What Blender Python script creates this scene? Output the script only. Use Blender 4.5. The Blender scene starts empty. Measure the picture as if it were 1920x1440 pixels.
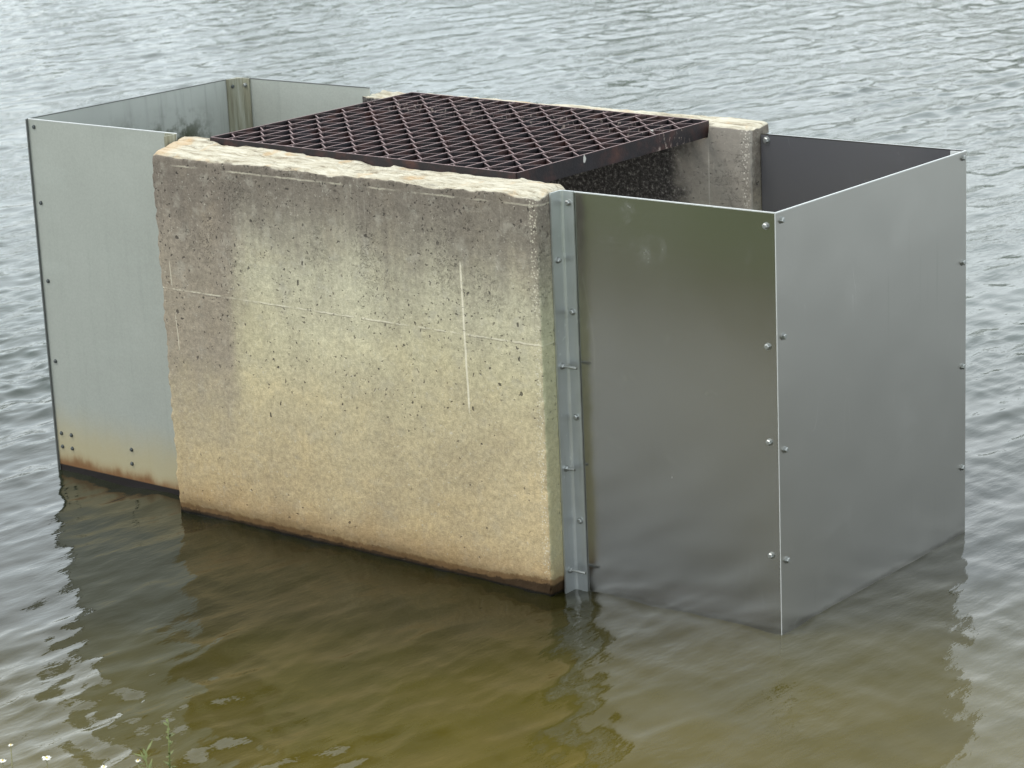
import bpy, bmesh, math, random
import numpy as np
from mathutils import Vector, Matrix
random.seed(7)
rng = np.random.default_rng(11)
scene = bpy.context.scene
COL = scene.collection

# ------------------------------------------------------------------ dimensions (metres, water level z = 0)
L = 1.573                 # front wall length (x 0..L, front face y = 0)
T = 0.155                 # front wall thickness
ZT = 1.213                # front wall top
BX0, BX1, BY0, BY1, BZ = -0.085, 1.567, 1.10, 1.215, 1.240   # back wall
RX = 2.301; RY0 = 0.112; RY1 = 1.153; RZ = 1.200             # new steel box
LX = -0.732; LY0 = 0.121; LY1 = 1.139; LZ = 1.250            # old metal box
SUN_DIR = Vector((-0.42, -0.45, 1.0)).normalized()           # towards the sun
VIEW = np.array([-0.635, 0.7726])                            # horizontal direction from the bank to the structure

# ------------------------------------------------------------------ object helpers
def link(o, parent=None):
    COL.objects.link(o)
    if parent is not None: o.parent = parent
    return o

def tag(o, label=None, cat=None, group=None, kind=None):
    if label: o['label'] = label
    if cat: o['category'] = cat
    if group: o['group'] = group
    if kind: o['kind'] = kind
    return o

def empty(name, loc):
    o = bpy.data.objects.new(name, None); o.location = loc; o.empty_display_size = .1
    return link(o)

def mesh_obj(name, verts, faces, mat, parent=None, smooth=False):
    me = bpy.data.meshes.new(name)
    me.from_pydata([tuple(v) for v in verts], [], [tuple(f) for f in faces]); me.update()
    if smooth:
        me.polygons.foreach_set('use_smooth', [True]*len(me.polygons))
    me.materials.append(mat)
    o = bpy.data.objects.new(name, me)
    link(o, parent)
    if parent is not None:
        pl = Vector(parent.location) if parent.parent is None else Vector((0, 0, 0))
        root = parent
        off = Vector((0, 0, 0))
        while root is not None:
            off += Vector(root.location); root = root.parent
        me.transform(Matrix.Translation(-off))
    return o

class MB:
    """collects simple solids into one mesh, in world coordinates"""
    def __init__(s): s.v = []; s.f = []
    def box(s, a, b, c=None):
        x0, y0, z0 = a; x1, y1, z1 = b; n = len(s.v)
        s.v += [(x0,y0,z0),(x1,y0,z0),(x1,y1,z0),(x0,y1,z0),(x0,y0,z1),(x1,y0,z1),(x1,y1,z1),(x0,y1,z1)]
        s.f += [tuple(n+i for i in q) for q in ((0,3,2,1),(4,5,6,7),(0,1,5,4),(1,2,6,5),(2,3,7,6),(3,0,4,7))]
        return s
    def hexa(s, pts):
        n = len(s.v); s.v += [tuple(p) for p in pts]
        s.f += [tuple(n+i for i in q) for q in ((0,3,2,1),(4,5,6,7),(0,1,5,4),(1,2,6,5),(2,3,7,6),(3,0,4,7))]
        return s
    def cyl(s, p, d, r, h, seg=12, dome=0.0, rot=0.0):
        p = Vector(p); d = Vector(d).normalized()
        a = d.orthogonal().normalized(); b = d.cross(a)
        n = len(s.v)
        rings = [(0, r), (h, r)]
        if dome: rings = [(0, r), (h*.75, r), (h, r*(1-dome))]
        for (t, rr) in rings:
            for k in range(seg):
                w = 2*math.pi*k/seg+rot
                s.v.append(tuple(p+d*t+a*math.cos(w)*rr+b*math.sin(w)*rr))
        for q in range(len(rings)-1):
            for k in range(seg):
                k2 = (k+1) % seg
                s.f.append((n+q*seg+k, n+q*seg+k2, n+(q+1)*seg+k2, n+(q+1)*seg+k))
        s.f.append(tuple(n+(len(rings)-1)*seg+k for k in range(seg)))
        s.f.append(tuple(n+k for k in range(seg-1, -1, -1)))
        return s
    def tube(s, pts, radii, seg=6):
        pts = [Vector(p) for p in pts]; n = len(s.v)
        for i, p in enumerate(pts):
            t = (pts[min(i+1, len(pts)-1)]-pts[max(i-1, 0)]).normalized()
            a = t.orthogonal().normalized(); b = t.cross(a)
            for k in range(seg):
                w = 2*math.pi*k/seg
                s.v.append(tuple(p+a*math.cos(w)*radii[i]+b*math.sin(w)*radii[i]))
        for q in range(len(pts)-1):
            for k in range(seg):
                k2 = (k+1) % seg
                s.f.append((n+q*seg+k, n+q*seg+k2, n+(q+1)*seg+k2, n+(q+1)*seg+k))
        s.f.append(tuple(n+(len(pts)-1)*seg+k for k in range(seg)))
        return s
    def build(s, name, mat, parent=None, smooth=False):
        return mesh_obj(name, s.v, s.f, mat, parent, smooth)

# ------------------------------------------------------------------ vectorised value noise
def _hash(i, j, k, seed):
    h = (i*374761393 + j*668265263 + k*2147483647 + seed*1274126177) & 0xffffffff
    h = ((h ^ (h >> 13))*1274126177) & 0xffffffff
    h = (h ^ (h >> 16)) & 0xffffffff
    return h.astype(np.float64)/4294967295.0
def vnoise(x, y, z, seed=0):
    x = np.asarray(x, float); y = np.asarray(y, float)+x*0; z = np.asarray(z, float)+x*0
    xi = np.floor(x).astype(np.int64); yi = np.floor(y).astype(np.int64); zi = np.floor(z).astype(np.int64)
    fx = x-xi; fy = y-yi; fz = z-zi
    fx = fx*fx*(3-2*fx); fy = fy*fy*(3-2*fy); fz = fz*fz*(3-2*fz)
    r = 0
    for a in (0, 1):
        for b in (0, 1):
            for c in (0, 1):
                w = (fx if a else 1-fx)*(fy if b else 1-fy)*(fz if c else 1-fz)
                r = r+w*_hash(xi+a, yi+b, zi+c, seed)
    return r
def fbm(x, y, z, seed=0, oct=3):
    r = 0; a = .5; t = 0
    for o in range(oct):
        r = r+a*vnoise(x*2**o, y*2**o, z*2**o, seed+o*17); t += a; a *= .5
    return r/t
def sstep(a, b, x):
    t = np.clip((x-a)/(b-a), 0, 1); return t*t*(3-2*t)

# ------------------------------------------------------------------ shader helper
class SH:
    def __init__(s, name):
        s.mat = bpy.data.materials.new(name); s.mat.use_nodes = True
        s.nt = s.mat.node_tree; s.nt.nodes.clear()
        s.out = s.nt.nodes.new('ShaderNodeOutputMaterial')
        g = s.nt.nodes.new('ShaderNodeNewGeometry'); s.geo = g
        s.pos = g.outputs['Position']; s.nrm = g.outputs['Normal']
        x = s.nt.nodes.new('ShaderNodeSeparateXYZ'); s.nt.links.new(s.pos, x.inputs[0])
        s.x, s.y, s.z = x.outputs
        x = s.nt.nodes.new('ShaderNodeSeparateXYZ'); s.nt.links.new(s.nrm, x.inputs[0])
        s.nx, s.ny, s.nz = x.outputs
    def put(s, sock, v):
        if isinstance(v, bpy.types.NodeSocket): s.nt.links.new(v, sock)
        else:
            if sock.type == 'RGBA' and len(v) == 3: v = (*v, 1)
            sock.default_value = v
    def m(s, op, a, b=0.0, c=0.0, clamp=False):
        n = s.nt.nodes.new('ShaderNodeMath'); n.operation = op; n.use_clamp = clamp
        for i, v in enumerate((a, b, c)): s.put(n.inputs[i], v)
        return n.outputs[0]
    def add(s, a, b): return s.m('ADD', a, b)
    def sub(s, a, b): return s.m('SUBTRACT', a, b)
    def mul(s, a, b): return s.m('MULTIPLY', a, b)
    def step(s, v, a, b, o0=0.0, o1=1.0):
        n = s.nt.nodes.new('ShaderNodeMapRange'); n.interpolation_type = 'SMOOTHSTEP'
        lo, hi, t0, t1 = (a, b, o0, o1) if a < b else (b, a, o1, o0)
        for i, q in enumerate((v, lo, hi, t0, t1)): s.put(n.inputs[i], q)
        return n.outputs[0]
    def vec(s, x, y, z):
        n = s.nt.nodes.new('ShaderNodeCombineXYZ')
        for i, q in enumerate((x, y, z)): s.put(n.inputs[i], q)
        return n.outputs[0]
    def scaled(s, v, sc):
        n = s.nt.nodes.new('ShaderNodeVectorMath'); n.operation = 'MULTIPLY'
        s.put(n.inputs[0], v); s.put(n.inputs[1], sc); return n.outputs[0]
    def noise(s, scale, detail=4, rough=.55, v=None, dist=0.0):
        n = s.nt.nodes.new('ShaderNodeTexNoise')
        v = v if v is not None else s.pos
        if isinstance(scale, tuple): v = s.scaled(v, scale); scale = 1.0
        s.put(n.inputs['Vector'], v)
        n.inputs['Scale'].default_value = scale; n.inputs['Detail'].default_value = detail
        n.inputs['Roughness'].default_value = rough; n.inputs['Distortion'].default_value = dist
        return n.outputs['Fac']
    def voro(s, scale, v=None, feature='F1', rand=1.0):
        n = s.nt.nodes.new('ShaderNodeTexVoronoi'); n.feature = feature
        v = v if v is not None else s.pos
        if isinstance(scale, tuple): v = s.scaled(v, scale); scale = 1.0
        s.put(n.inputs['Vector'], v); n.inputs['Scale'].default_value = scale
        n.inputs['Randomness'].default_value = rand
        q = s.nt.nodes.new('ShaderNodeSeparateColor')
        s.nt.links.new(n.outputs['Color'], q.inputs[0])
        return n.outputs['Distance'], q.outputs[0], q.outputs[1]
    def ramp(s, f, stops):
        n = s.nt.nodes.new('ShaderNodeValToRGB'); s.put(n.inputs[0], f)
        e = n.color_ramp.elements
        while len(e) < len(stops): e.new(.5)
        for k, (p, c) in zip(e, stops):
            k.position = p; k.color = (*c, 1) if len(c) == 3 else c
        return n.outputs[0]
    def mix(s, f, a, b, mode='MIX'):
        n = s.nt.nodes.new('ShaderNodeMix'); n.data_type = 'RGBA'; n.blend_type = mode
        s.put(n.inputs[0], f); s.put(n.inputs[6], a); s.put(n.inputs[7], b)
        return n.outputs[2]
    def bump(s, h, strength=.5, dist=.01, normal=None):
        n = s.nt.nodes.new('ShaderNodeBump'); s.put(n.inputs['Height'], h)
        n.inputs['Strength'].default_value = strength; n.inputs['Distance'].default_value = dist
        if normal is not None: s.nt.links.new(normal, n.inputs['Normal'])
        return n.outputs[0]
    def principled(s, **k):
        n = s.nt.nodes.new('ShaderNodeBsdfPrincipled')
        for key, v in k.items(): s.put(n.inputs[key.replace('_', ' ')], v)
        s.nt.links.new(n.outputs[0], s.out.inputs[0]); return s.mat
    def line(s, coord, at, w):
        d = s.m('ABSOLUTE', s.sub(coord, at))
        return s.step(d, w, w*.25)

# ------------------------------------------------------------------ materials
def mat_concrete(name, inner=False):
    s = SH(name)
    n_big = s.noise(2.2, 5); n_mid = s.noise(9, 5, .6); n_fine = s.noise(70, 4, .7); n_grit = s.noise(220, 3, .7)
    streak = s.noise((26, 26, 1.6), 5, .6); streak2 = s.noise((60, 60, 2.5), 4, .6)
    zc = s.add(s.z, s.mul(s.sub(n_big, .5), .30))
    zc = s.add(zc, s.mul(s.sub(n_mid, .5), .10))
    base = s.ramp(s.m('DIVIDE', zc, 1.25), [
        (0.0, (.34, .25, .13)), (.10, (.385, .305, .175)), (.30, (.40, .345, .22)), (.52, (.425, .395, .265)),
        (.68, (.41, .395, .29)), (.80, (.34, .325, .255)), (.93, (.235, .215, .175)), (1.0, (.185, .165, .135))])
    # grey-brown weathered left part with a soft vertical edge
    xe = s.add(s.x, s.mul(s.sub(s.noise((5, 5, 1.2), 4), .5), .30))
    lm = s.mul(s.step(xe, .42, .27), s.step(s.add(s.z, s.mul(s.sub(n_mid, .5), .3)), .18, .62))
    base = s.mix(s.mul(lm, .85), base, s.mix(n_mid, (.18, .155, .125), (.29, .25, .205)))
    # warm paler lower right flank
    wm = s.mul(s.step(s.x, 1.15, 1.5), s.step(s.z, .75, .25))
    base = s.mix(s.mul(wm, .35), base, (.47, .38, .23))
    # dark run-off streaks from the top
    lob = s.noise((3.2, 3.2, .8), 4, .6)
    sm = s.mul(s.step(s.add(s.add(s.z, s.mul(streak, .42)), s.mul(lob, .62)), 1.30, 1.68), s.step(s.z, .35, 1.0, .4, 1.0))
    base = s.mix(s.mul(sm, .72), base, (.125, .11, .095))
    sl = s.mul(s.step(streak2, .60, .74), s.step(s.z, .7, 1.0))
    base = s.mix(s.mul(sl, .42), base, (.40, .38, .32))
    # pale central wash
    cx = s.m('ABSOLUTE', s.sub(s.x, .74)); cz = s.m('ABSOLUTE', s.sub(s.z, .78))
    cm = s.mul(s.step(s.add(cx, s.mul(n_mid, .3)), .55, .2), s.step(s.add(cz, s.mul(n_mid, .2)), .42, .1))
    base = s.mix(s.mul(cm, .45), base, (.50, .49, .37))
    base = s.mix(s.step(n_mid, .38, .7, 0, .16), base, (.24, .215, .17))
    base = s.mix(s.step(s.noise(5.5, 6, .65), .5, .68, 0, .32), base, s.scaled(base, (1.25, 1.2, 1.1)))
    base = s.mix(.36, base, s.ramp(n_fine, [(.3, (.14, .13, .12)), (.5, (.47, .46, .44)), (.7, (.80, .79, .76))]), 'OVERLAY')
    base = s.mix(.26, base, s.ramp(n_grit, [(.3, (.16, .15, .14)), (.5, (.47, .46, .45)), (.72, (.84, .82, .80))]), 'OVERLAY')
    bl = s.noise(3.6, 6, .7, dist=.5); bl2 = s.noise(15, 5, .65)
    base = s.mix(s.step(bl, .46, .66, 0, .38), base, s.scaled(base, (.66, .64, .66)))
    base = s.mix(s.step(bl, .46, .30, 0, .30), base, s.scaled(base, (1.28, 1.22, 1.10)))
    base = s.mix(s.mul(s.step(bl2, .52, .66, 0, .35), s.step(s.z, .5, 1.0, .4, 1.0)), base, (.36, .345, .29))
    base = s.scaled(base, (1.075, 1.05, 1.04))
    # bug holes and pale grains
    nc = s.nt.nodes.new('ShaderNodeTexNoise'); nc.inputs['Scale'].default_value = 38; nc.inputs['Detail'].default_value = 4
    s.nt.links.new(s.pos, nc.inputs['Vector'])
    wp = s.nt.nodes.new('ShaderNodeVectorMath'); wp.operation = 'MULTIPLY_ADD'
    s.put(wp.inputs[0], nc.outputs['Color']); wp.inputs[1].default_value = (.035, .035, .035); s.put(wp.inputs[2], s.pos); wp = wp.outputs[0]
    d1, c1, c1b = s.voro(38.0, v=wp); d2, c2, c2b = s.voro(85.0, v=wp); d3, c3, c3b = s.voro(105.0, v=wp)
    crk = s.mul(s.line(s.noise(24, 5, .7, dist=.9), .5, .010), s.step(s.noise(6, 3), .5, .62))
    more = s.mul(s.step(s.z, .25, 1.0, .04, .42), s.step(s.noise(4.5, 3), .38, .62, .12, 1.2))
    h1 = s.mul(s.step(s.sub(d1, s.mul(c1b, .30)), 0.0, -.06), s.m('LESS_THAN', c1, s.mul(more, .85)))
    h2 = s.mul(s.step(d2, .36, .16), s.m('LESS_THAN', c2, s.mul(more, .75)))
    holes = s.m('MAXIMUM', s.m('MAXIMUM', h1, s.mul(h2, .8)), s.mul(crk, s.step(s.z, .75, 1.0, 0, .7)))
    base = s.mix(s.mul(holes, .78), base, (.035, .03, .026))
    sp = s.mul(s.step(d3, .36, .14), s.m('GREATER_THAN', c3, .88))
    base = s.mix(s.mul(sp, .35), base, (.55, .52, .44))
    # casting lines
    wob = s.mul(s.sub(s.noise(30, 5, .7), .5), .010)
    thick = s.step(s.noise(18, 4), .38, .6)
    j1 = s.mul(s.line(s.add(s.z, wob), .768, .0036), s.add(s.mul(thick, .75), .05))
    j1d = s.mul(s.line(s.add(s.z, wob), .7640, .003), s.mul(thick, .4))
    j2 = s.mul(s.mul(s.line(s.add(s.z, wob), 1.176, .004), s.step(s.noise(6, 3), .42, .58)), .55)
    vx = s.add(1.2785, s.mul(s.sub(.98, s.z), .018))
    j3 = s.mul(s.line(s.x, vx, .0052), s.mul(s.step(s.z, .52, .56), s.step(s.z, .99, .97)))
    j4 = s.mul(s.line(s.x, s.add(.047, s.mul(s.sub(.85, s.z), .055)), .003), s.mul(s.m('MAXIMUM', s.mul(s.step(s.z, .56, .58), s.step(s.z, .69, .67)), s.mul(s.step(s.z, .77, .79), s.step(s.z, .87, .84))), .6))
    if not inner:
        base = s.mix(j1d, base, (.07, .06, .05))
        ln = s.m('MAXIMUM', s.m('MAXIMUM', j1, j2), s.m('MAXIMUM', j3, j4))
        base = s.mix(s.mul(ln, .8), base, (.66, .61, .48))
        # exposed pale aggregate down the right arris
        ar = s.mul(s.line(s.add(s.x, s.mul(s.sub(n_mid, .5), .02)), 1.556, .020), s.step(s.voro(130.0)[0], .42, .2))
        base = s.mix(s.mul(ar, .7), base, (.62, .58, .46))
        # green algae on the end face
        eg = s.mul(s.m('GREATER_THAN', s.nx, .6), s.step(s.z, 1.1, .7))
        base = s.mix(s.mul(eg, .45), base, (.33, .36, .22))
    else:
        # exposed aggregate on the inner face, dark except for the right end
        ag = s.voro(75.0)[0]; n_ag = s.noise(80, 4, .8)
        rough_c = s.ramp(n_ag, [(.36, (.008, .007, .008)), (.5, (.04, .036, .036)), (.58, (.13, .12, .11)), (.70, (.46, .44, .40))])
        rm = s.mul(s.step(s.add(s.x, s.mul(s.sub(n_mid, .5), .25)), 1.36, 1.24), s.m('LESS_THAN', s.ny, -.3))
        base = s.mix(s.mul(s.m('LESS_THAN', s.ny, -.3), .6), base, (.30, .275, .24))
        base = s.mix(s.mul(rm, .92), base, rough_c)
        base = s.mix(s.mul(s.mul(s.line(s.x, 1.404, .004), s.step(s.z, 1.2, 1.1)), .35), base, (.5, .48, .42))
        ar = s.mul(s.line(s.add(s.x, s.mul(s.sub(n_mid, .5), .02)), 1.546, .022), s.step(s.voro(120.0)[0], .42, .2))
        base = s.mix(s.mul(ar, .75), base, (.62, .58, .5))
    # top faces: paler, gritty
    topm = s.mul(s.step(s.nz, .35, .75), s.step(s.z, 1.0, 1.1))
    topc = s.ramp(s.noise((9, 75, 75), 6, .75), [(.34, (.17, .14, .10)), (.44, (.37, .33, .25)), (.56, (.50, .465, .375)), (.75, (.58, .55, .47))])
    topc = s.mix(s.step(s.noise(13, 4), .56, .70, 0, .55), topc, (.42, .27, .13))
    base = s.mix(topm, base, topc)
    if not inner:
        dc = s.nt.nodes.new('ShaderNodeVectorMath'); dc.operation = 'DISTANCE'
        s.put(dc.inputs[0], s.pos); dc.inputs[1].default_value = (.0, .06, 1.21)
        oc = s.mul(topm, s.step(s.add(dc.outputs['Value'], s.mul(s.sub(n_mid, .5), .16)), .12, .06))
        base = s.mix(s.mul(oc, .5), base, (.46, .31, .17))
    # wet, slimy foot
    wn = s.add(s.z, s.mul(s.sub(s.noise(11, 5, .65), .5), .055))
    base = s.mix(s.step(wn, .15, .02, 0, .5), base, (.22, .13, .055))
    wr = s.add(s.z, s.mul(s.sub(s.noise(34, 5, .7), .5), .035))
    wr = s.sub(wr, s.mul(s.step(s.x, 1.2, 1.57), .022))
    base = s.mix(s.step(wr, .040, .030, 0, .8), base, s.mix(n_fine, (.10, .05, .02), (.20, .115, .05)))
    base = s.mix(s.step(wr, .020, .013, 0, .85), base, (.035, .021, .012))
    base = s.mix(s.step(s.z, .012, .002), base, (.008, .007, .005))
    hgt = s.add(s.mul(n_fine, .5), s.mul(n_grit, .35))
    hgt = s.add(hgt, s.mul(holes, -.9))
    hgt = s.add(hgt, s.mul(topm, s.mul(s.noise((20, 90, 90), 6, .75), 2.2)))
    if inner:
        hgt = s.add(hgt, s.mul(rm, s.mul(n_ag, 2.5)))
    b = s.bump(hgt, .75, .004)
    rough = s.step(s.z, .08, .02, .92, .45)
    return s.principled(Base_Color=base, Roughness=rough, Normal=b, Specular_IOR_Level=.3)

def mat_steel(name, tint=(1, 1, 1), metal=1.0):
    s = SH(name)
    n = s.noise(3.5, 5, .6); smu = s.noise(7, 6, .65, dist=.6); fine = s.noise((260, 260, 8), 3)
    brush = s.noise((4, 4, 420), 2); spl = s.noise(26, 5, .7)
    m = s.step(smu, .60, .76); m2 = s.mul(s.step(spl, .66, .78), s.step(smu, .5, .6))
    rough = s.add(s.mul(n, .09), .115)
    rough = s.add(rough, s.mul(m, .10)); rough = s.add(rough, s.mul(m2, .16))
    rough = s.add(rough, s.mul(brush, .05))
    sc = s.line(s.noise((9, 9, 1.3), 3, .4, dist=.8), .5, .0030)
    sc = s.mul(sc, s.step(s.noise(4, 3), .56, .66))
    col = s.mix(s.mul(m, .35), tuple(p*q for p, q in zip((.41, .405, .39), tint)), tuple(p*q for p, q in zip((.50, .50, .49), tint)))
    col = s.mix(s.mul(s.m('MAXIMUM', m2, sc), .5), col, (.8, .8, .79))
    tide = s.add(s.z, s.mul(s.sub(s.noise((12, 12, 5), 4), .5), .035))
    col = s.mix(s.step(tide, .020, .004, 0, .4), col, (.15, .14, .105))
    run = s.mul(s.step(s.noise((55, 55, 1.4), 4, .6), .60, .74), s.step(s.noise(2.4, 3), .45, .6))
    col = s.mix(s.mul(run, .22), col, (.26, .25, .22))
    b = s.bump(s.add(s.noise(1.6, 2), s.mul(brush, .007)), .18, .02)
    return s.principled(Base_Color=col, Metallic=metal, Roughness=rough, Normal=b)

def mat_steel_side(name):
    s = SH(name)
    n = s.noise(2.5, 5, .6); smu = s.noise(5, 6, .65, dist=.6); brush = s.noise((4, 4, 420), 2)
    m = s.step(smu, .52, .72)
    rough = s.add(s.add(s.mul(n, .08), .25), s.mul(m, .03))
    rough = s.add(rough, s.mul(brush, .05))
    sc = s.mul(s.line(s.noise((6, 6, .9), 3, .4, dist=.8), .5, .0018), s.step(s.noise(3, 3), .55, .66))
    col = s.mix(s.mul(m, .3), (.452, .440, .412), (.485, .474, .45))
    col = s.mix(s.mul(sc, .3), col, (.8, .8, .78))
    tide = s.add(s.z, s.mul(s.sub(s.noise((12, 12, 5), 4), .5), .035))
    col = s.mix(s.step(tide, .020, .004, 0, .4), col, (.15, .14, .11))
    run = s.mul(s.step(s.noise((55, 55, 1.4), 4, .6), .60, .74), s.step(s.noise(2.4, 3), .45, .6))
    col = s.mix(s.mul(run, .2), col, (.28, .27, .24))
    b = s.bump(s.add(s.noise(1.6, 2), s.mul(brush, .008)), .34, .02)
    return s.principled(Base_Color=col, Metallic=1.0, Roughness=rough, Normal=b)

def mat_galv(name):
    s = SH(name)
    n = s.noise(9, 5, .6); st = s.noise((60, 60, 5), 4); sp = s.noise(38, 4, .7)
    col = s.mix(n, (.49, .51, .515), (.62, .64, .645))
    col = s.mix(s.step(sp, .62, .72, 0, .55), col, (.76, .79, .78))
    col = s.mix(s.step(st, .55, .75, 0, .3), col, (.36, .38, .38))
    col = s.mix(s.step(s.z, .75, 1.05, 0, .25), col, (.52, .56, .53))
    rough = s.add(.30, s.mul(n, .2))
    return s.principled(Base_Color=col, Metallic=.85, Roughness=rough, Normal=s.bump(s.add(sp, n), .15, .004))

def mat_old_sheet(name, dark=1.0):
    s = SH(name)
    n = s.noise(3, 5, .6); f = s.noise(160, 3, .6); st = s.noise((34, 34, 2.0), 5); wv = s.noise((3, 3, 9), 4)
    a = (.325*dark, .34*dark, .305*dark); b_ = (.42*dark, .435*dark, .395*dark)
    col = s.mix(n, a, b_)
    col = s.mix(s.step(st, .5, .8, 0, .25), col, (.24*dark, .27*dark, .23*dark))
    col = s.mix(s.step(wv, .52, .7, 0, .2), col, (.45*dark, .48*dark, .44*dark))
    col = s.mix(.12, col, s.ramp(f, [(.3, (.1, .1, .1)), (.7, (.6, .6, .6))]), 'OVERLAY')
    d, c, c2 = s.voro(7.0)
    col = s.mix(s.mul(s.step(d, .07, .03), s.m('GREATER_THAN', c, .8)), col, (.7, .72, .7))
    # rust tide mark along the foot
    wz = s.add(s.z, s.mul(s.sub(s.noise((9, 9, 4), 5, .65), .5), .09))
    wz = s.add(wz, s.mul(s.m('SUBTRACT', s.x, -.5), .02))
    col = s.mix(s.step(wz, .27, .08, 0, .75), col, (.43, .36, .20))
    col = s.mix(s.step(wz, .085, .02, 0, .7), col, (.34, .225, .10))
    col = s.mix(s.step(wz, .060, .022, 0, .85), col, (.17, .07, .022))
    col = s.mix(s.step(s.z, .026, .021), col, (.012, .008, .007))  # near-black band painted in for the dark gap under the sheet
    return s.principled(Base_Color=col, Metallic=.35, Roughness=.5, Normal=s.bump(s.add(s.noise(1.5, 2), s.mul(f, .03)), .15, .01))

def mat_old_inner(name):
    s = SH(name)
    n = s.noise(4, 5, .6); g = s.noise(13, 5, .65); st = s.noise((40, 40, 3), 5)
    col = s.mix(n, (.31, .325, .30), (.43, .45, .42))
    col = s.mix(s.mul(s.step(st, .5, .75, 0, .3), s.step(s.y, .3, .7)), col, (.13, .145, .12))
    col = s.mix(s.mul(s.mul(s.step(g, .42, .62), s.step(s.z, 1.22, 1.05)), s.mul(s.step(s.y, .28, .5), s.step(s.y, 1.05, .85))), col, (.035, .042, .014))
    return s.principled(Base_Color=col, Metallic=.3, Roughness=.55)

def mat_old_angle(name):
    s = SH(name)
    st = s.noise((45, 45, 3), 5, .65)
    col = s.ramp(st, [(.3, (.10, .085, .05)), (.5, (.24, .235, .17)), (.75, (.40, .42, .36))])
    return s.principled(Base_Color=col, Metallic=.2, Roughness=.6)

def mat_rust(name):
    s = SH(name)
    n = s.noise(14, 5, .65); f = s.noise(90, 4, .7); g = s.noise(5, 3)
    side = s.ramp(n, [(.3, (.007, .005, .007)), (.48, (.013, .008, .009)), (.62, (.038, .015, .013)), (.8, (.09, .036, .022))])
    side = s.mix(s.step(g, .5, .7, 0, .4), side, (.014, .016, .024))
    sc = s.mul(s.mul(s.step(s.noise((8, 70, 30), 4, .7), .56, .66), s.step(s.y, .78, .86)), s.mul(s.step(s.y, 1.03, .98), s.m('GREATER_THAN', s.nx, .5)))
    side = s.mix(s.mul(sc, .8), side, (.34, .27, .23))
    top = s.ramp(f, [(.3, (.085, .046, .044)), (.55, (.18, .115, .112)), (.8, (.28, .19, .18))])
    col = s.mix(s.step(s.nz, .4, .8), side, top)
    for (p_, r_) in (((1.396, .46, 1.222), .008), ((1.33, .90, 1.24), .007), ((.42, .20, 1.24), .009)):
        dv = s.nt.nodes.new('ShaderNodeVectorMath'); dv.operation = 'DISTANCE'
        s.put(dv.inputs[0], s.scaled(s.pos, (1.0, 1.0, .6))); dv.inputs[1].default_value = (p_[0], p_[1], p_[2]*.6)
        col = s.mix(s.mul(s.step(s.add(dv.outputs['Value'], s.mul(s.sub(f, .5), .012)), r_, r_*.6), .8), col, (.62, .60, .55))
    return s.principled(Base_Color=col, Roughness=.62, Metallic=.15, Normal=s.bump(f, .5, .002))

def mat_water(name):
    s = SH(name)
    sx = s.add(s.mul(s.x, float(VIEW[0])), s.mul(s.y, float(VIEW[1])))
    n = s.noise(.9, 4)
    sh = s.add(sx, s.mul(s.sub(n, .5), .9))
    body = s.ramp(s.step(sh, -2.6, 3.2), [(0.0, (.066, .050, .005)), (.05, (.046, .037, .0045)), (.19, (.014, .0125, .003)), (.42, (.009, .0095, .0035)), (.75, (.016, .021, .014)), (1.0, (.028, .038, .030))])  # ochre in the shallows; shade at the walls' foot painted in as darker stops
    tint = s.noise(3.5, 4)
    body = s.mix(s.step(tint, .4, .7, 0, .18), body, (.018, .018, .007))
    near = s.step(sx, 2.2, .2)
    w1 = s.noise((17, 6, 1), 4, .55); w2 = s.noise((42, 17, 1), 3, .5)
    h = s.add(w1, s.mul(w2, .35))
    amp = s.mul(s.step(sx, .2, 3.5, .20, .40), s.step(s.noise(1.6, 3), .35, .65, .5, 1.5))
    b = s.nt.nodes.new('ShaderNodeBump'); s.put(b.inputs['Height'], h); s.put(b.inputs['Strength'], amp)
    b.inputs['Distance'].default_value = .012
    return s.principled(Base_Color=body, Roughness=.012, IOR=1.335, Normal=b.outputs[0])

def mat_ground(name):
    s = SH(name)
    n = s.noise(3, 6, .6); f = s.noise(40, 4, .7)
    grass = s.mix(n, (.055, .072, .022), (.125, .14, .055))
    grass = s.mix(s.step(f, .4, .7, 0, .5), grass, (.035, .045, .012))
    mud = s.mix(f, (.045, .035, .02), (.12, .095, .055))
    col = s.mix(s.step(s.add(s.z, s.mul(s.sub(n, .5), .15)), .03, .14), mud, grass)
    return s.principled(Base_Color=col, Roughness=.95, Normal=s.bump(f, .8, .02))

def mat_leaf(name, a, b_):
    s = SH(name)
    n = s.noise(25, 3); oi = s.nt.nodes.new('ShaderNodeObjectInfo')
    col = s.mix(n, a, b_)
    return s.principled(Base_Color=col, Roughness=.6)

def mat_plain(name, c, rough=.5, metal=0.0):
    s = SH(name)
    n = s.noise(60, 3)
    return s.principled(Base_Color=s.mix(n, tuple(v*.85 for v in c), tuple(min(1, v*1.15) for v in c)), Roughness=rough, Metallic=metal)

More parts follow.
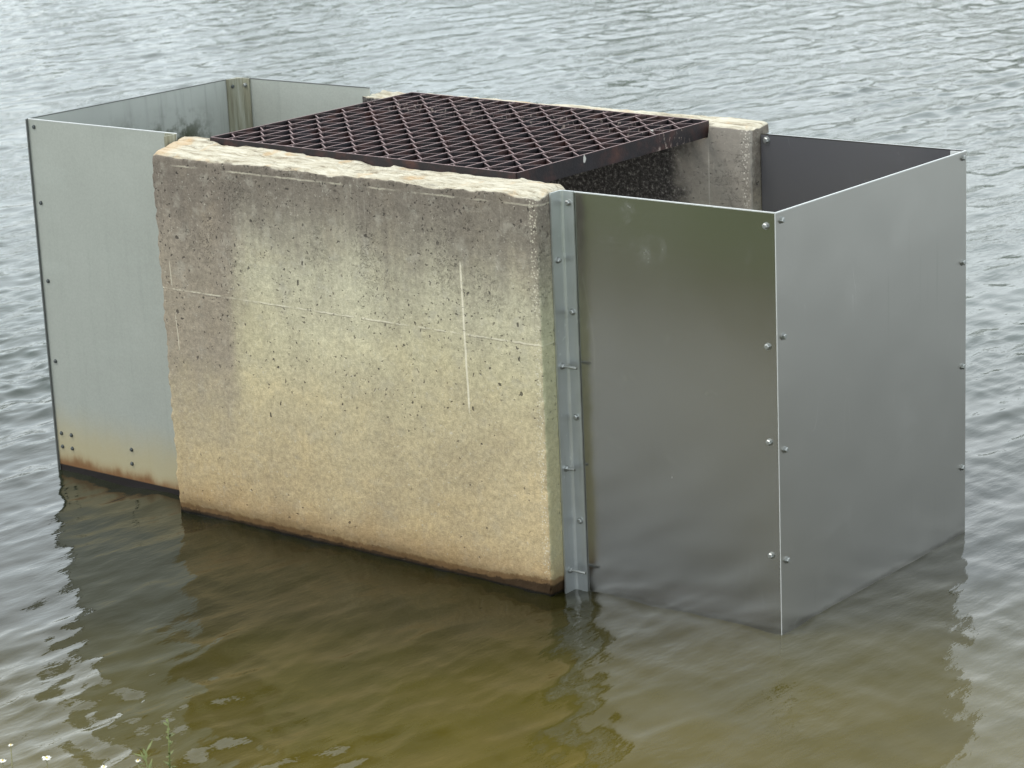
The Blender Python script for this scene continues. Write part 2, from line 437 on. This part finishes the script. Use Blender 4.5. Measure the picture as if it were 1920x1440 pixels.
M = dict(
    conc=mat_concrete('weathered_concrete'), conc_in=mat_concrete('inner_face_concrete', True),
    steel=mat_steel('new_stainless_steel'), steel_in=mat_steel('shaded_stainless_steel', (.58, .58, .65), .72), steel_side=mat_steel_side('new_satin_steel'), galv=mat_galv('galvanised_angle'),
    old=mat_old_sheet('old_zinc_sheet'), old_in=mat_old_inner('old_zinc_sheet_inside'), old_ang=mat_old_angle('stained_angle'),
    rust=mat_rust('rusted_steel'), water=mat_water('pond_water'), ground=mat_ground('grassy_bank'),
    bolt=mat_plain('bright_bolt', (.36, .37, .36), .42, .9), bolt_dark=mat_plain('dull_bolt', (.10, .11, .11), .5, .6),
    edge=mat_plain('cut_sheet_edge', (.62, .63, .62), .45, .5), edge_dark=mat_plain('dark_sheet_edge', (.09, .095, .09), .6, .3),
    grass=mat_leaf('grass_blade', (.075, .095, .032), (.17, .19, .075)),
    weed=mat_leaf('weed_green', (.075, .10, .022), (.15, .17, .045)),
    stalk=mat_leaf('weed_stalk', (.13, .13, .05), (.22, .19, .09)),
    petal=mat_plain('white_petal', (.80, .80, .78), .7), pollen=mat_plain('yellow_flower_centre', (.60, .42, .06), .8),
    leafy=mat_leaf('tree_foliage', (.035, .055, .014), (.085, .11, .03)), bark=mat_plain('bark', (.09, .07, .05), .9),
)

# ------------------------------------------------------------------ concrete walls
def concrete_wall(name, x0, x1, y0, y1, z0, z1, mat, seed, rebate, top_slope, h=.0075):
    nx = round((x1-x0)/h); ny = max(2, round((y1-y0)/h)); nz = round((z1-z0)/h)
    ids = {}; verts = []
    def vid(i, j, k):
        key = (i, j, k)
        if key not in ids:
            ids[key] = len(verts); verts.append(key)
        return ids[key]
    faces = []
    for i in range(nx):
        for k in range(nz):
            faces.append((vid(i,0,k), vid(i+1,0,k), vid(i+1,0,k+1), vid(i,0,k+1)))
            faces.append((vid(i,ny,k), vid(i,ny,k+1), vid(i+1,ny,k+1), vid(i+1,ny,k)))
        for j in range(ny):
            faces.append((vid(i,j,nz), vid(i+1,j,nz), vid(i+1,j+1,nz), vid(i,j+1,nz)))
            faces.append((vid(i,j,0), vid(i,j+1,0), vid(i+1,j+1,0), vid(i+1,j,0)))
    for j in range(ny):
        for k in range(nz):
            faces.append((vid(0,j,k), vid(0,j,k+1), vid(0,j+1,k+1), vid(0,j+1,k)))
            faces.append((vid(nx,j,k), vid(nx,j+1,k), vid(nx,j+1,k+1), vid(nx,j,k+1)))
    V = np.array(verts, float)
    P = np.stack([x0+(x1-x0)*V[:,0]/nx, y0+(y1-y0)*V[:,1]/ny, z0+(z1-z0)*V[:,2]/nz], 1)
    X, Y, Z = P.T
    n1 = fbm(X*14, Y*14, Z*14, seed, 3); n2 = fbm(X*45, Y*45, Z*45, seed+5, 2); n3 = fbm(X*5, Y*5, Z*5, seed+9, 2)
    # broken arrises: variable edge radius
    r = .0022+.008*sstep(.48, .8, n1)+.012*sstep(.64, .85, n3)
    top = sstep(z1-.10, z1, Z)
    r = r+top*(.004+.012*n1)
    # the upper right corner of the wall is broken away more
    r = r+.020*top*sstep(x1-.16, x1, X)*n2
    mid = np.array([(x0+x1)/2, (y0+y1)/2, (z0+z1)/2]); hs = np.array([(x1-x0)/2, (y1-y0)/2, (z1-z0)/2])
    q = P-mid
    inner = np.clip(q, -(hs-r[:,None]), hs-r[:,None])
    dlt = q-inner; ln = np.linalg.norm(dlt, axis=1); ln[ln < 1e-9] = 1
    nrm = dlt/ln[:,None]
    Q = inner+nrm*r[:,None]+mid
    rough = (n2-.5)*.0026+(n3-.5)*.0012
    edge = (np.abs(nrm) > .25).sum(1) > 1
    rough = rough+np.where(edge, (n2-.6)*.008, 0)
    Q += nrm*rough[:,None]
    # coarse, layered top
    t = np.clip(nrm[:,2], 0, 1)*(Z > z1-.05)
    lay = fbm(X*6, Y*70, X*0, seed+21, 3)
    Q[:,2] += t*(-.016*sstep(.5, .85, fbm(X*9, Y*22, 0*X, seed+31, 3))-.008*lay+.010*(n1-.5))
    Q[:,2] += t*top_slope(X, Y)
    # undercut, scoured foot just above the water
    ft = sstep(.07, -.02, Z)
    Q[:,1] += np.where(nrm[:,1] < -.5, ft*(.010+.012*n1), 0)
    Q[:,0] -= np.where(nrm[:,0] > .2, ft*(.004+.018*n1), 0)
    # seating for the grate
    if rebate:
        ra, rb, ry, rz, side = rebate
        inx = (X > ra) & (X < rb) & (Z > rz)
        iny = (Y > ry) if side > 0 else (Y < ry)
        Q[:,2] = np.where(inx & iny, rz, Q[:,2])
    o = mesh_obj(name, Q, faces, mat, None, smooth=True)
    return o

front = concrete_wall('concrete_wall', 0, L, 0, T, -.45, ZT, M['conc'], 3, (.128, 1.402, .128, 1.183, 1),
                      lambda X, Y: (Y/.128)*(.008+.024*sstep(1.1, .1, X)))
tag(front, 'near weathered concrete wall facing the camera, stained grey above and tan below', 'concrete wall')
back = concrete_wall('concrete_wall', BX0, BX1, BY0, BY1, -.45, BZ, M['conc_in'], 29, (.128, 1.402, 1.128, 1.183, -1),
                     lambda X, Y: -.014*(BY1-Y)/(BY1-BY0))
tag(back, 'far concrete wall behind the grate, its inner face dark and rough', 'concrete wall')

# ------------------------------------------------------------------ rusty riveted grate
GX0, GX1, GY0, GY1 = .140, 1.393, .135, 1.120
def gz(x, y): return 1.249-.015*(x-GX0)/(GX1-GX0)+.003*(y-GY0)
grate = empty('steel_grate', (GX0, GY0, 1.19))
tag(grate, 'rusty brown steel grate with zigzag bars laid across the two concrete walls', 'grate')
def bar(mb, a, b, w, d, lift=0.0):
    a = Vector(a); b = Vector(b); t = (b-a).normalized(); s = Vector((-t.y, t.x, 0))*w/2
    pts = []
    for dz in (-d, 0):
        for p, sg in ((a, -1), (b, -1), (b, 1), (a, 1)):
            pts.append((p.x+s.x*sg, p.y+s.y*sg, gz(p.x, p.y)+dz+lift))
    mb.hexa(pts)
for (nm, a, b) in (('frame_bar', (GX0, GY0, 0), (GX1, GY0, 0)), ('frame_bar', (GX0, GY1, 0), (GX1, GY1, 0)),
                   ('frame_bar', (GX0, GY0+.003, 0), (GX0, GY1-.003, 0)), ('frame_bar', (GX1, GY0+.003, 0), (GX1, GY1-.003, 0))):
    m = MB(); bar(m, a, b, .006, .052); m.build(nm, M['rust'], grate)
NB = 19; DX = (GX1-GX0)/NB; PER = (GY1-GY0)/7.5
for i in range(1, NB):
    x = GX0+DX*i
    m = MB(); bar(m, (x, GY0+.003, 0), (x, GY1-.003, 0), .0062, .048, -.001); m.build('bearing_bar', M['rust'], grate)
for i in range(NB):
    xa = GX0+DX*i+.0045; xb = GX0+DX*(i+1)-.0045
    m = MB(); y = GY0-PER*.30; left = (i % 2 == 0)
    fl = PER*.17; dg = PER/2-fl
    pts = []
    side = left
    while y < GY1+PER:
        xx = xa if side else xb
        pts += [(xx, y), (xx, y+fl)]
        y += fl+dg; side = not side
    prev = None
    for (px, py), (qx, qy) in zip(pts[:-1], pts[1:]):
        lo, hi = GY0+.004, GY1-.004
        if qy <= lo or py >= hi: continue
        if py < lo: k = (lo-py)/(qy-py); px += (qx-px)*k; py = lo
        if qy > hi: k = (hi-py)/(qy-py); qx = px+(qx-px)*k; qy = hi
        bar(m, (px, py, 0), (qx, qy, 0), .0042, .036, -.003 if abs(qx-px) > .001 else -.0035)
    m.build('zigzag_bar', M['rust'], grate)

# ------------------------------------------------------------------ bolts
def bolt(parent, p, d, mat, r=.0082, h=.007, stud=0.0):
    m = MB()
    m.cyl(p, d, r*1.25, .002, 14)
    m.cyl(Vector(p)+Vector(d)*.002, d, r, h, 6, dome=.25, rot=random.random())
    if stud: m.cyl(Vector(p)+Vector(d)*.006, d, .0042, stud, 8)
    return m.build('bolt', mat, parent)

def rimmed_panel(root, name, a, b, mat, rim=True, rim_mat=None):
    """sheet between corners a and b (thin box); the sawn rim along the top is its own sub-part"""
    o = MB().box(a, b).build(name, mat, root)
    if rim:
        x0, y0, _ = a; x1, y1, z1 = b; g = .0006
        MB().box((x0-g, y0-g, z1+.0002), (x1+g, y1+g, z1+.0030)).build('top_edge', rim_mat or M['edge'], o)
    return o

# ------------------------------------------------------------------ new steel box (right)
nb = empty('steel_baffle', (L, RY0, 0))
tag(nb, 'shiny new three-sided stainless steel baffle bolted to the right end of the walls', 'steel baffle')
th = .004
fp = rimmed_panel(nb, 'front_panel', (L+.004, RY0, -.35), (RX-th, RY0+th, RZ), M['steel'])
sp = rimmed_panel(nb, 'side_panel', (RX-th+.0005, RY0, -.35), (RX, RY1, RZ), M['steel_side'])
MB().box((RX-.0022, RY0-.0012, -.35), (RX+.0003, RY0-.0004, RZ+.002)).build('corner_edge', M['edge'], sp)
bp = rimmed_panel(nb, 'back_panel', (BX1+.004, RY1-.002, -.35), (RX-th, RY1+.002, RZ), M['steel_in'], rim_mat=M['steel'])  # same sheet as the front; interior shade painted into its tint
# angle holding the front panel to the wall end
def angle(root, name, pts, z0, z1, mat, lift=.003):
    """extrude a plan outline vertically"""
    n = len(pts)
    v = [(x, y, z0) for x, y in pts]+[(x, y, z1) for x, y in pts]
    f = [(i, (i+1) % n, n+(i+1) % n, n+i) for i in range(n)]+[tuple(range(n, 2*n)), tuple(range(n-1, -1, -1))]
    o = mesh_obj(name, v, f, mat, root)
    return o
y = RY0-.001
x = L+.0015
ang = angle(nb, 'fixing_angle', [(x, y-.054), (x+.005, y-.054), (x+.005, y-.013), (x+.007, y-.008), (x+.013, y-.005), (x+.047, y-.005), (x+.047, y), (x, y)], -.35, RZ+.004, M['galv'])
for z in (1.170, .850, .534, .217): bolt(ang, (x+.030, y-.005, z), (0, -1, 0), M['bolt'])
for z, st in ((1.005, .006), (.691, .048), (.381, .026), (.067, .052)): bolt(ang, (x+.005, y-.032, z), (1, 0, 0), M['bolt'], stud=st)
for z in (1.164, .829, .557, .228): bolt(fp, (2.270, RY0, z), (0, -1, 0), M['bolt'])
for z in (1.178, .855, .533, .212): bolt(sp, (RX, RY0+.028, z), (1, 0, 0), M['bolt'])
for z in (1.185, .865, .541, .219): bolt(sp, (RX, RY1-.022, z), (1, 0, 0), M['bolt'])
bolt(bp, (1.592, RY1-.002, 1.183), (0, -1, 0), M['bolt'], r=.010)
bolt(bp, (1.592, RY1-.002, .86), (0, -1, 0), M['bolt'], r=.010)
# inner corner angles and the outer angle behind the back panel
angle(nb, 'corner_angle', [(RX-th-.001, RY0+th+.001), (RX-th-.001, RY0+th+.046), (RX-th-.006, RY0+th+.046), (RX-th-.006, RY0+th+.006), (RX-th-.046, RY0+th+.006), (RX-th-.046, RY0+th+.001)], -.35, RZ-.001, M['edge'])
angle(nb, 'corner_angle', [(RX-th-.001, RY1-.003), (RX-th-.001, RY1-.048), (RX-th-.006, RY1-.048), (RX-th-.006, RY1-.008), (RX-th-.046, RY1-.008), (RX-th-.046, RY1-.003)], -.35, RZ-.001, M['edge'])
angle(nb, 'fixing_angle', [(BX1+.002, RY1+.003), (BX1+.050, RY1+.003), (BX1+.050, RY1+.008), (BX1+.007, RY1+.008), (BX1+.007, RY1+.055), (BX1+.002, RY1+.055)], -.35, RZ-.002, M['galv'])

# ------------------------------------------------------------------ old metal box (left)
ob = empty('metal_baffle', (LX, LY0, 0))
tag(ob, 'dull old grey-green sheet metal baffle with rust-stained foot on the left end of the walls', 'metal baffle')
ofp = rimmed_panel(ob, 'front_panel', (LX+.005, LY0, -.3), (-.004, LY0+.004, LZ), M['old'])
# the side sheet carries grime on its inner face
osp = rimmed_panel(ob, 'side_panel', (LX, LY0-.001, -.3), (LX+.004, LY1, LZ), M['old_in'], rim_mat=M['edge_dark'])
MB().box((LX-.0022, LY0-.006, .0), (LX+.004, LY0-.0015, LZ+.001)).build('corner_edge', M['edge_dark'], osp)
obp = rimmed_panel(ob, 'back_panel', (LX+.005, LY1-.004, -.3), (BX0+.01, LY1, LZ), M['old'], rim_mat=M['edge_dark'])
x = LX+.005; y = LY1-.005
oa = angle(ob, 'corner_angle', [(x, y), (x+.062, y), (x+.062, y-.006), (x+.030, y-.007), (x+.012, y-.024), (x+.006, y-.062), (x, y-.062)], -.3, LZ+.003, M['old_ang'])
bolt(oa, (x+.006, y-.040, 1.225), (1, -.1, 0), M['bolt_dark'], r=.007)
bolt(oa, (x+.044, y-.0065, 1.228), (0, -1, 0), M['bolt'], r=.007)
angle(ob, 'fixing_angle', [(-.052, LY0-.001), (-.003, LY0-.001), (-.003, LY0-.05), (-.008, LY0-.05), (-.008, LY0-.006), (-.052, LY0-.006)], -.3, LZ+.001, M['old_ang'])
for z in (1.226, .963, .688, .401): bolt(ofp, (LX+.032, LY0, z), (0, -1, 0), M['bolt_dark'], r=.006, h=.004)
for (px, pz) in ((-.704, .139), (-.652, .139), (-.704, .090), (-.653, .090), (-.346, .133), (-.349, .082)):
    bolt(ofp, (px, LY0, pz), (0, -1, 0), M['bolt_dark'], r=.0058, h=.004)

# ------------------------------------------------------------------ water
def axis(c0, c1, h, grow, cap, far):
    mid = list(np.arange(c0, c1, h))
    hi = []; p = mid[-1]; st = h
    while p < far:
        st = min(st*grow, cap) if abs(p) < 24 else st*1.25
        p += st; hi.append(p)
    lo = []; p = mid[0]; st = h
    while p > -far:
        st = min(st*grow, cap) if abs(p) < 24 else st*1.25
        p -= st; lo.append(p)
    return np.array(lo[::-1]+mid+hi)
XA = axis(-2.2, 3.8, .0135, 1.014, .046, 160.0)
YA = axis(-2.6, 2.6, .0135, 1.014, .046, 160.0)
GXm, GYm = np.meshgrid(XA, YA, indexing='xy')
X = GXm.ravel(); Y = GYm.ravel()
spc = np.maximum(np.gradient(XA)[None, :]+0*GXm, np.gradient(YA)[:, None]+0*GYm).ravel()
sv = X*VIEW[0]+Y*VIEW[1]; cr = X*VIEW[1]-Y*VIEW[0]
# sheltered, calmer pool in front of the walls
lee = sstep(2.6, .2, sv)*sstep(3.4, 1.0, np.abs(cr-1.0))
calm = 1-.52*sstep(2.4, -.3, sv)-.12*lee+.30*sstep(-.5, -1.6, sv)*sstep(2.2, .6, cr)
gust = .35+1.3*fbm(X*.8, Y*.8, 0*X, 77, 2)
H = np.zeros_like(X); DXw = np.zeros_like(X); DYw = np.zeros_like(X)
NW = 84
X = X.astype(np.float32); Y = Y.astype(np.float32); calm = calm.astype(np.float32); gust = gust.astype(np.float32)
H = H.astype(np.float32); DXw = DXw.astype(np.float32); DYw = DYw.astype(np.float32); spc = spc.astype(np.float32); calm2 = calm**1.25
for i in range(NW):
    lam = math.exp(rng.uniform(math.log(.055), math.log(.48)))
    th_ = rng.normal(math.radians(-1), math.radians(21))
    if rng.random() < .15: th_ += math.radians(80)
    kx = 2*math.pi/lam*math.cos(th_); ky = 2*math.pi/lam*math.sin(th_); k = math.hypot(kx, ky)
    slope = .0205*(.8 if lam > .28 else 1.0)
    a = slope/k
    att = sstep(.45, .28, spc/lam).astype(np.float32)
    fine_cut = calm if lam > .12 else calm2
    ph = np.float32(kx)*X+np.float32(ky)*Y+np.float32(rng.uniform(0, 6.283))
    w = a*att*fine_cut*gust; sn = w*np.sin(ph)
    H += w*np.cos(ph); DXw -= sn*(kx/k*1.35); DYw -= sn*(ky/k*1.35)
V = np.stack([X+DXw, Y+DYw, H], 1)
nxp, nyp = len(XA), len(YA)
idx = np.arange(nxp*nyp).reshape(nyp, nxp)
quads = np.stack([idx[:-1, :-1], idx[:-1, 1:], idx[1:, 1:], idx[1:, :-1]], -1).reshape(-1, 4)
me = bpy.data.meshes.new('water')
me.vertices.add(len(V)); me.vertices.foreach_set('co', V.astype(np.float32).ravel())
me.loops.add(quads.size); me.loops.foreach_set('vertex_index', quads.astype(np.int32).ravel())
me.polygons.add(len(quads)); me.polygons.foreach_set('loop_start', np.arange(0, quads.size, 4, dtype=np.int32))
me.polygons.foreach_set('loop_total', np.full(len(quads), 4, dtype=np.int32))
me.polygons.foreach_set('use_smooth', np.ones(len(quads), dtype=bool))
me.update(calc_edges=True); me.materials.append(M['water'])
water = bpy.data.objects.new('water', me); link(water); tag(water, 'olive brown rippled pond water reflecting a pale sky', 'water', kind='structure')

# ------------------------------------------------------------------ ground: lake bed, near bank, far shore as one sheet
def ground_z(x, y):
    s_ = x*VIEW[0]+y*VIEW[1]; c_ = x*VIEW[1]-y*VIEW[0]
    wv = (fbm(x*.5, y*.5, 0*x, 5, 3)-.5)*.5
    s2 = s_+wv
    s2 = s2-1.0*sstep(-.9, -3.0, c_)
    near = np.interp(s2, [-60, -14, -9, -6, -3.1, -2.7, -2.2, -1, 1], [2.2, 1.7, 1.25, .72, .12, -.01, -.16, -.45, -.9])
    far = np.interp(s2, [1, 70, 84, 110, 300], [-.9, -.9, .2, 2.2, 6])
    z = np.where(s_ < 1, near, far)
    return z+(fbm(x*2, y*2, 0*x, 8, 3)-.5)*.06
gx = axis(-6, 9, .15, 1.05, 3, 300); gy = axis(-10, 6, .15, 1.05, 3, 300)
A, B = np.meshgrid(gx, gy, indexing='xy')
Zg = ground_z(A.ravel(), B.ravel())
gid = np.arange(A.size).reshape(A.shape)
gq = np.stack([gid[:-1, :-1], gid[:-1, 1:], gid[1:, 1:], gid[1:, :-1]], -1).reshape(-1, 4)
ground = mesh_obj('ground', np.stack([A.ravel(), B.ravel(), Zg], 1).tolist(), gq.tolist(), M['ground'], None, True)
tag(ground, 'grassy pond bank and muddy bed', 'ground', kind='structure')

# grass on the near bank (uncountable)
def leaf_mesh(pts, rnd, hmin, hmax, w):
    v = []; f = []
    for (px, py, pz) in pts:
        a = rnd.uniform(0, 6.283); hgt = rnd.uniform(hmin, hmax); ln_ = rnd.uniform(.1, .5)*hgt
        dx, dy = math.cos(a), math.sin(a); sx, sy = -dy*w/2, dx*w/2
        n = len(v)
        v += [(px-sx, py-sy, pz), (px+sx, py+sy, pz), (px+sx*.8+dx*ln_*.4, py+sy*.8+dy*ln_*.4, pz+hgt*.6),
              (px-sx*.8+dx*ln_*.4, py-sy*.8+dy*ln_*.4, pz+hgt*.6), (px+dx*ln_, py+dy*ln_, pz+hgt)]
        f += [(n, n+1, n+2, n+3), (n+3, n+2, n+4)]
    return v, f
gp = []
for _ in range(30000):
    s_ = -3.0-9*random.random()**1.5; c_ = random.uniform(-9, 10)
    x_ = s_*VIEW[0]+c_*VIEW[1]; y_ = s_*VIEW[1]-c_*VIEW[0]
    gp.append((x_, y_))
gp = np.array(gp); gzv = ground_z(gp[:, 0], gp[:, 1])
camxy = np.array([5.9705, -5.4952])
ok = (gzv > .02) & (np.hypot(gp[:, 0]-camxy[0], gp[:, 1]-camxy[1]) > .8)
pts = [(a, b, c-.01) for (a, b), c in zip(gp[ok], gzv[ok])]
v, f = leaf_mesh(pts, random, .05, .17, .012)
g = mesh_obj('grass', v, f, M['grass'], None); tag(g, 'short green grass on the near bank', 'grass', kind='stuff')

# far wood, one mass
v = []; f = []
R_ = np.random.default_rng(4)
for c_ in np.arange(-110, 110, 4.5):
    s0 = 90+R_.uniform(-4, 6); hh = R_.uniform(8, 14); rr = R_.uniform(3, 4.6)
    cx_ = s0*VIEW[0]+c_*VIEW[1]; cy_ = s0*VIEW[1]-c_*VIEW[0]
    for _ in range(420):
        d = R_.normal(size=3); d /= np.linalg.norm(d); d *= R_.random()**.35
        lump = 1+.3*math.sin(d[0]*5+c_)*math.cos(d[2]*4)
        p = np.array([cx_+d[0]*rr*lump, cy_+d[1]*rr*lump, hh*.52+d[2]*hh*.5*lump])
        a = R_.normal(size=3); a /= np.linalg.norm(a); b = np.cross(a, R_.normal(size=3)); b /= np.linalg.norm(b)
        sz = R_.uniform(.3, .6); n = len(v)
        v += [tuple(p-a*sz), tuple(p+b*sz*.7), tuple(p+a*sz), tuple(p-b*sz*.7)]; f.append((n, n+1, n+2, n+3))
wd = mesh_obj('wood', v, f, M['leafy'], None); tag(wd, 'distant green wood on the far shore', 'wood', kind='stuff')

# ------------------------------------------------------------------ weeds on the near bank
def gz1(x, y): return float(ground_z(np.array([x]), np.array([y]))[0])
def flower_weed(x, y, ztop, label, heads=1, leaves=4, r=.011, seed=0):
    rd = random.Random(seed); zb = gz1(x, y)-.02
    root = empty('flowering_weed', (x, y, zb)); tag(root, label, 'weed', 'white-flowered weeds on the near bank')
    for hN in range(heads):
        tx = x+(rd.uniform(-.05, .05) if hN else 0); ty = y+(rd.uniform(-.05, .05) if hN else 0); tz = ztop-(rd.uniform(.01, .05) if hN else 0)
        b0 = Vector((x+rd.uniform(-.02, .02), y+rd.uniform(-.02, .02), zb)); b2 = Vector((tx, ty, tz))
        b1 = (b0+b2)/2+Vector((rd.uniform(-.02, .02), rd.uniform(-.02, .02), .02))
        P_ = [b0.lerp(b1, t).lerp(b1.lerp(b2, t), t) for t in (0, .25, .5, .75, 1)]
        m = MB(); m.tube(P_, [.0022, .002, .0018, .0015, .0012]); st = m.build('stem', M['stalk'], root, True)
        m = MB(); N_ = 11
        for k in range(N_):
            w = 6.283*k/N_+rd.uniform(-.1, .1); c = Vector((math.cos(w), math.sin(w), rd.uniform(-.1, .25))); sd = Vector((-math.sin(w), math.cos(w), 0))*r*.24
            n = len(m.v); p0 = b2+c*r*.25; p1 = b2+c*r*.8; p2 = b2+c*r*1.1
            m.v += [tuple(p0-sd*.5), tuple(p0+sd*.5), tuple(p1+sd), tuple(p2), tuple(p1-sd)]; m.f.append((n, n+1, n+2, n+3, n+4))
        fl = m.build('flower', M['petal'], root)
        m = MB(); m.cyl(b2-Vector((0, 0, .002)), (0, 0, 1), r*.33, .005, 8, dome=.5); m.build('flower_centre', M['pollen'], fl)
    for k in range(leaves):
        m = MB()
        t = rd.uniform(.15, .8); p = Vector((x, y, zb+(ztop-zb)*t)); w = rd.uniform(0, 6.283)
        c = Vector((math.cos(w), math.sin(w), rd.uniform(.2, .9))).normalized(); sd = Vector((-math.sin(w), math.cos(w), 0))*.006; ll = rd.uniform(.03, .07)
        n = len(m.v); m.v += [tuple(p), tuple(p+c*ll*.5+sd), tuple(p+c*ll-Vector((0, 0, .01))), tuple(p+c*ll*.5-sd)]; m.f.append((n, n+1, n+2, n+3))
        m.build('leaf', M['weed'], root)
    return root
flower_weed(1.823, -2.256, .372, 'white-flowered weed in the bottom left corner, cut by the photo edge', 1, 1, r=.008, seed=1)
flower_weed(1.839, -2.242, .408, 'tall thin weed with a tiny pale head, second from the left corner', 1, 0, r=.005, seed=2)
flower_weed(1.897, -2.194, .374, 'weed with a pair of open white flowers near the bottom left', 2, 4, r=.010, seed=3)
flower_weed(1.992, -2.116, .347, 'low weed with one white flower, midway between the flower pair and the leafy weed', 1, 2, r=.007, seed=4)
flower_weed(2.050, -2.068, .358, 'white-flowered weed tucked against the foot of the tall leafy weed', 1, 5, r=.006, seed=5)
def leafy_weed(x, y, ztop, label, n_leaf, seed, spread=.022):
    rd = random.Random(seed); zb = gz1(x, y)-.02
    root = empty('leafy_weed', (x, y, zb)); tag(root, label, 'weed')
    P_ = [(x+math.sin(t*4+seed)*.008, y, zb+(ztop-zb)*t) for t in (0, .25, .5, .75, 1)]
    m = MB(); m.tube(P_, [.003, .0026, .0022, .0018, .001]); m.build('stem', M['weed'], root, True)
    m = MB()
    for k in range(n_leaf):
        t = rd.uniform(.35, 1.0); p = Vector((x+math.sin(t*4+seed)*.008, y, zb+(ztop-zb)*t)); w = rd.uniform(0, 6.283)
        c = Vector((math.cos(w), math.sin(w), rd.uniform(.1, 1.0))).normalized(); sd = Vector((-math.sin(w), math.cos(w), 0))*.0035; ll = rd.uniform(.6, 1.3)*spread
        n = len(m.v); m.v += [tuple(p), tuple(p+c*ll*.5+sd), tuple(p+c*ll), tuple(p+c*ll*.5-sd)]; m.f.append((n, n+1, n+2, n+3))
    m.build('foliage', M['weed'], root)
leafy_weed(2.104, -2.024, .455, 'tall slender leafy weed rising in front of the water at the lower left', 46, 3, .016)
leafy_weed(2.066, -2.056, .378, 'short bushy yellow-green weed at the bottom edge left of centre', 60, 6, .03)
leafy_weed(1.935, -2.165, .350, 'small leafy weed beside the pair of white flowers', 30, 9)

# ------------------------------------------------------------------ camera
fw = Vector((-0.61303417, 0.74591995, -0.26037)); rt = Vector((0.77914549, 0.62537523, -0.0428734)); up = Vector((-0.13084883, 0.22914897, 0.96455655))
cam = bpy.data.cameras.new('camera'); co = bpy.data.objects.new('camera', cam); link(co)
co.matrix_world = Matrix(((rt.x, up.x, -fw.x, 5.9705), (rt.y, up.y, -fw.y, -5.4952), (rt.z, up.z, -fw.z, 2.5573), (0, 0, 0, 1)))
cam.sensor_width = 36; cam.lens = 36*4748.6/1920; cam.clip_end = 1000; cam.clip_start = .05
cam.dof.use_dof = True; cam.dof.focus_distance = 7.9; cam.dof.aperture_fstop = 9
scene.camera = co

# ------------------------------------------------------------------ light: hazy overcast daylight
w = bpy.data.worlds.new('World'); scene.world = w; w.use_nodes = True
nt = w.node_tree; nt.nodes.clear()
out = nt.nodes.new('ShaderNodeOutputWorld'); bg = nt.nodes.new('ShaderNodeBackground')
sky = nt.nodes.new('ShaderNodeTexSky'); sky.sky_type = 'NISHITA'; sky.sun_disc = False
elev = math.asin(SUN_DIR.z); azim = math.atan2(SUN_DIR.x, SUN_DIR.y)
sky.sun_elevation = elev; sky.sun_rotation = azim
sky.air_density = 1.0; sky.dust_density = 4.0; sky.ozone_density = 1.0
# cloud layer: desaturate the clear sky and lift it towards an even pale grey with soft cloud patches
tc = nt.nodes.new('ShaderNodeTexCoord'); cn = nt.nodes.new('ShaderNodeTexNoise'); cn.inputs['Scale'].default_value = 3.0; cn.inputs['Detail'].default_value = 5
nt.links.new(tc.outputs['Generated'], cn.inputs['Vector'])
cr_ = nt.nodes.new('ShaderNodeValToRGB'); nt.links.new(cn.outputs['Fac'], cr_.inputs[0])
cr_.color_ramp.elements[0].position = .3; cr_.color_ramp.elements[0].color = (11.6, 13.1, 13.8, 1)
cr_.color_ramp.elements[1].position = .7; cr_.color_ramp.elements[1].color = (15.6, 16.7, 17.0, 1)
mx = nt.nodes.new('ShaderNodeMix'); mx.data_type = 'RGBA'; mx.inputs[0].default_value = .82
nt.links.new(sky.outputs[0], mx.inputs[6]); nt.links.new(cr_.outputs[0], mx.inputs[7])
# low sky slightly brightened to lift the water's reflections
sx_ = nt.nodes.new('ShaderNodeSeparateXYZ'); nt.links.new(tc.outputs['Generated'], sx_.inputs[0])
hz = nt.nodes.new('ShaderNodeMapRange'); hz.interpolation_type = 'SMOOTHSTEP'
nt.links.new(sx_.outputs[2], hz.inputs[0]); hz.inputs[1].default_value = .10; hz.inputs[2].default_value = .75; hz.inputs[3].default_value = 1.03; hz.inputs[4].default_value = .98
sc_ = nt.nodes.new('ShaderNodeVectorMath'); sc_.operation = 'SCALE'
nt.links.new(mx.outputs[2], sc_.inputs[0]); nt.links.new(hz.outputs[0], sc_.inputs['Scale'])
nt.links.new(sc_.outputs[0], bg.inputs[0]); bg.inputs[1].default_value = .15
nt.links.new(bg.outputs[0], out.inputs[0])
sl = bpy.data.lights.new('sun', 'SUN'); sl.energy = 1.9; sl.angle = math.radians(24); sl.color = (1, .95, .87)
so = bpy.data.objects.new('sun', sl); link(so); so.rotation_euler = (-SUN_DIR).to_track_quat('-Z', 'Y').to_euler(); so.location = (0, 0, 20)
scene.view_settings.view_transform = 'Standard'; scene.view_settings.look = 'None'; scene.view_settings.exposure = 0
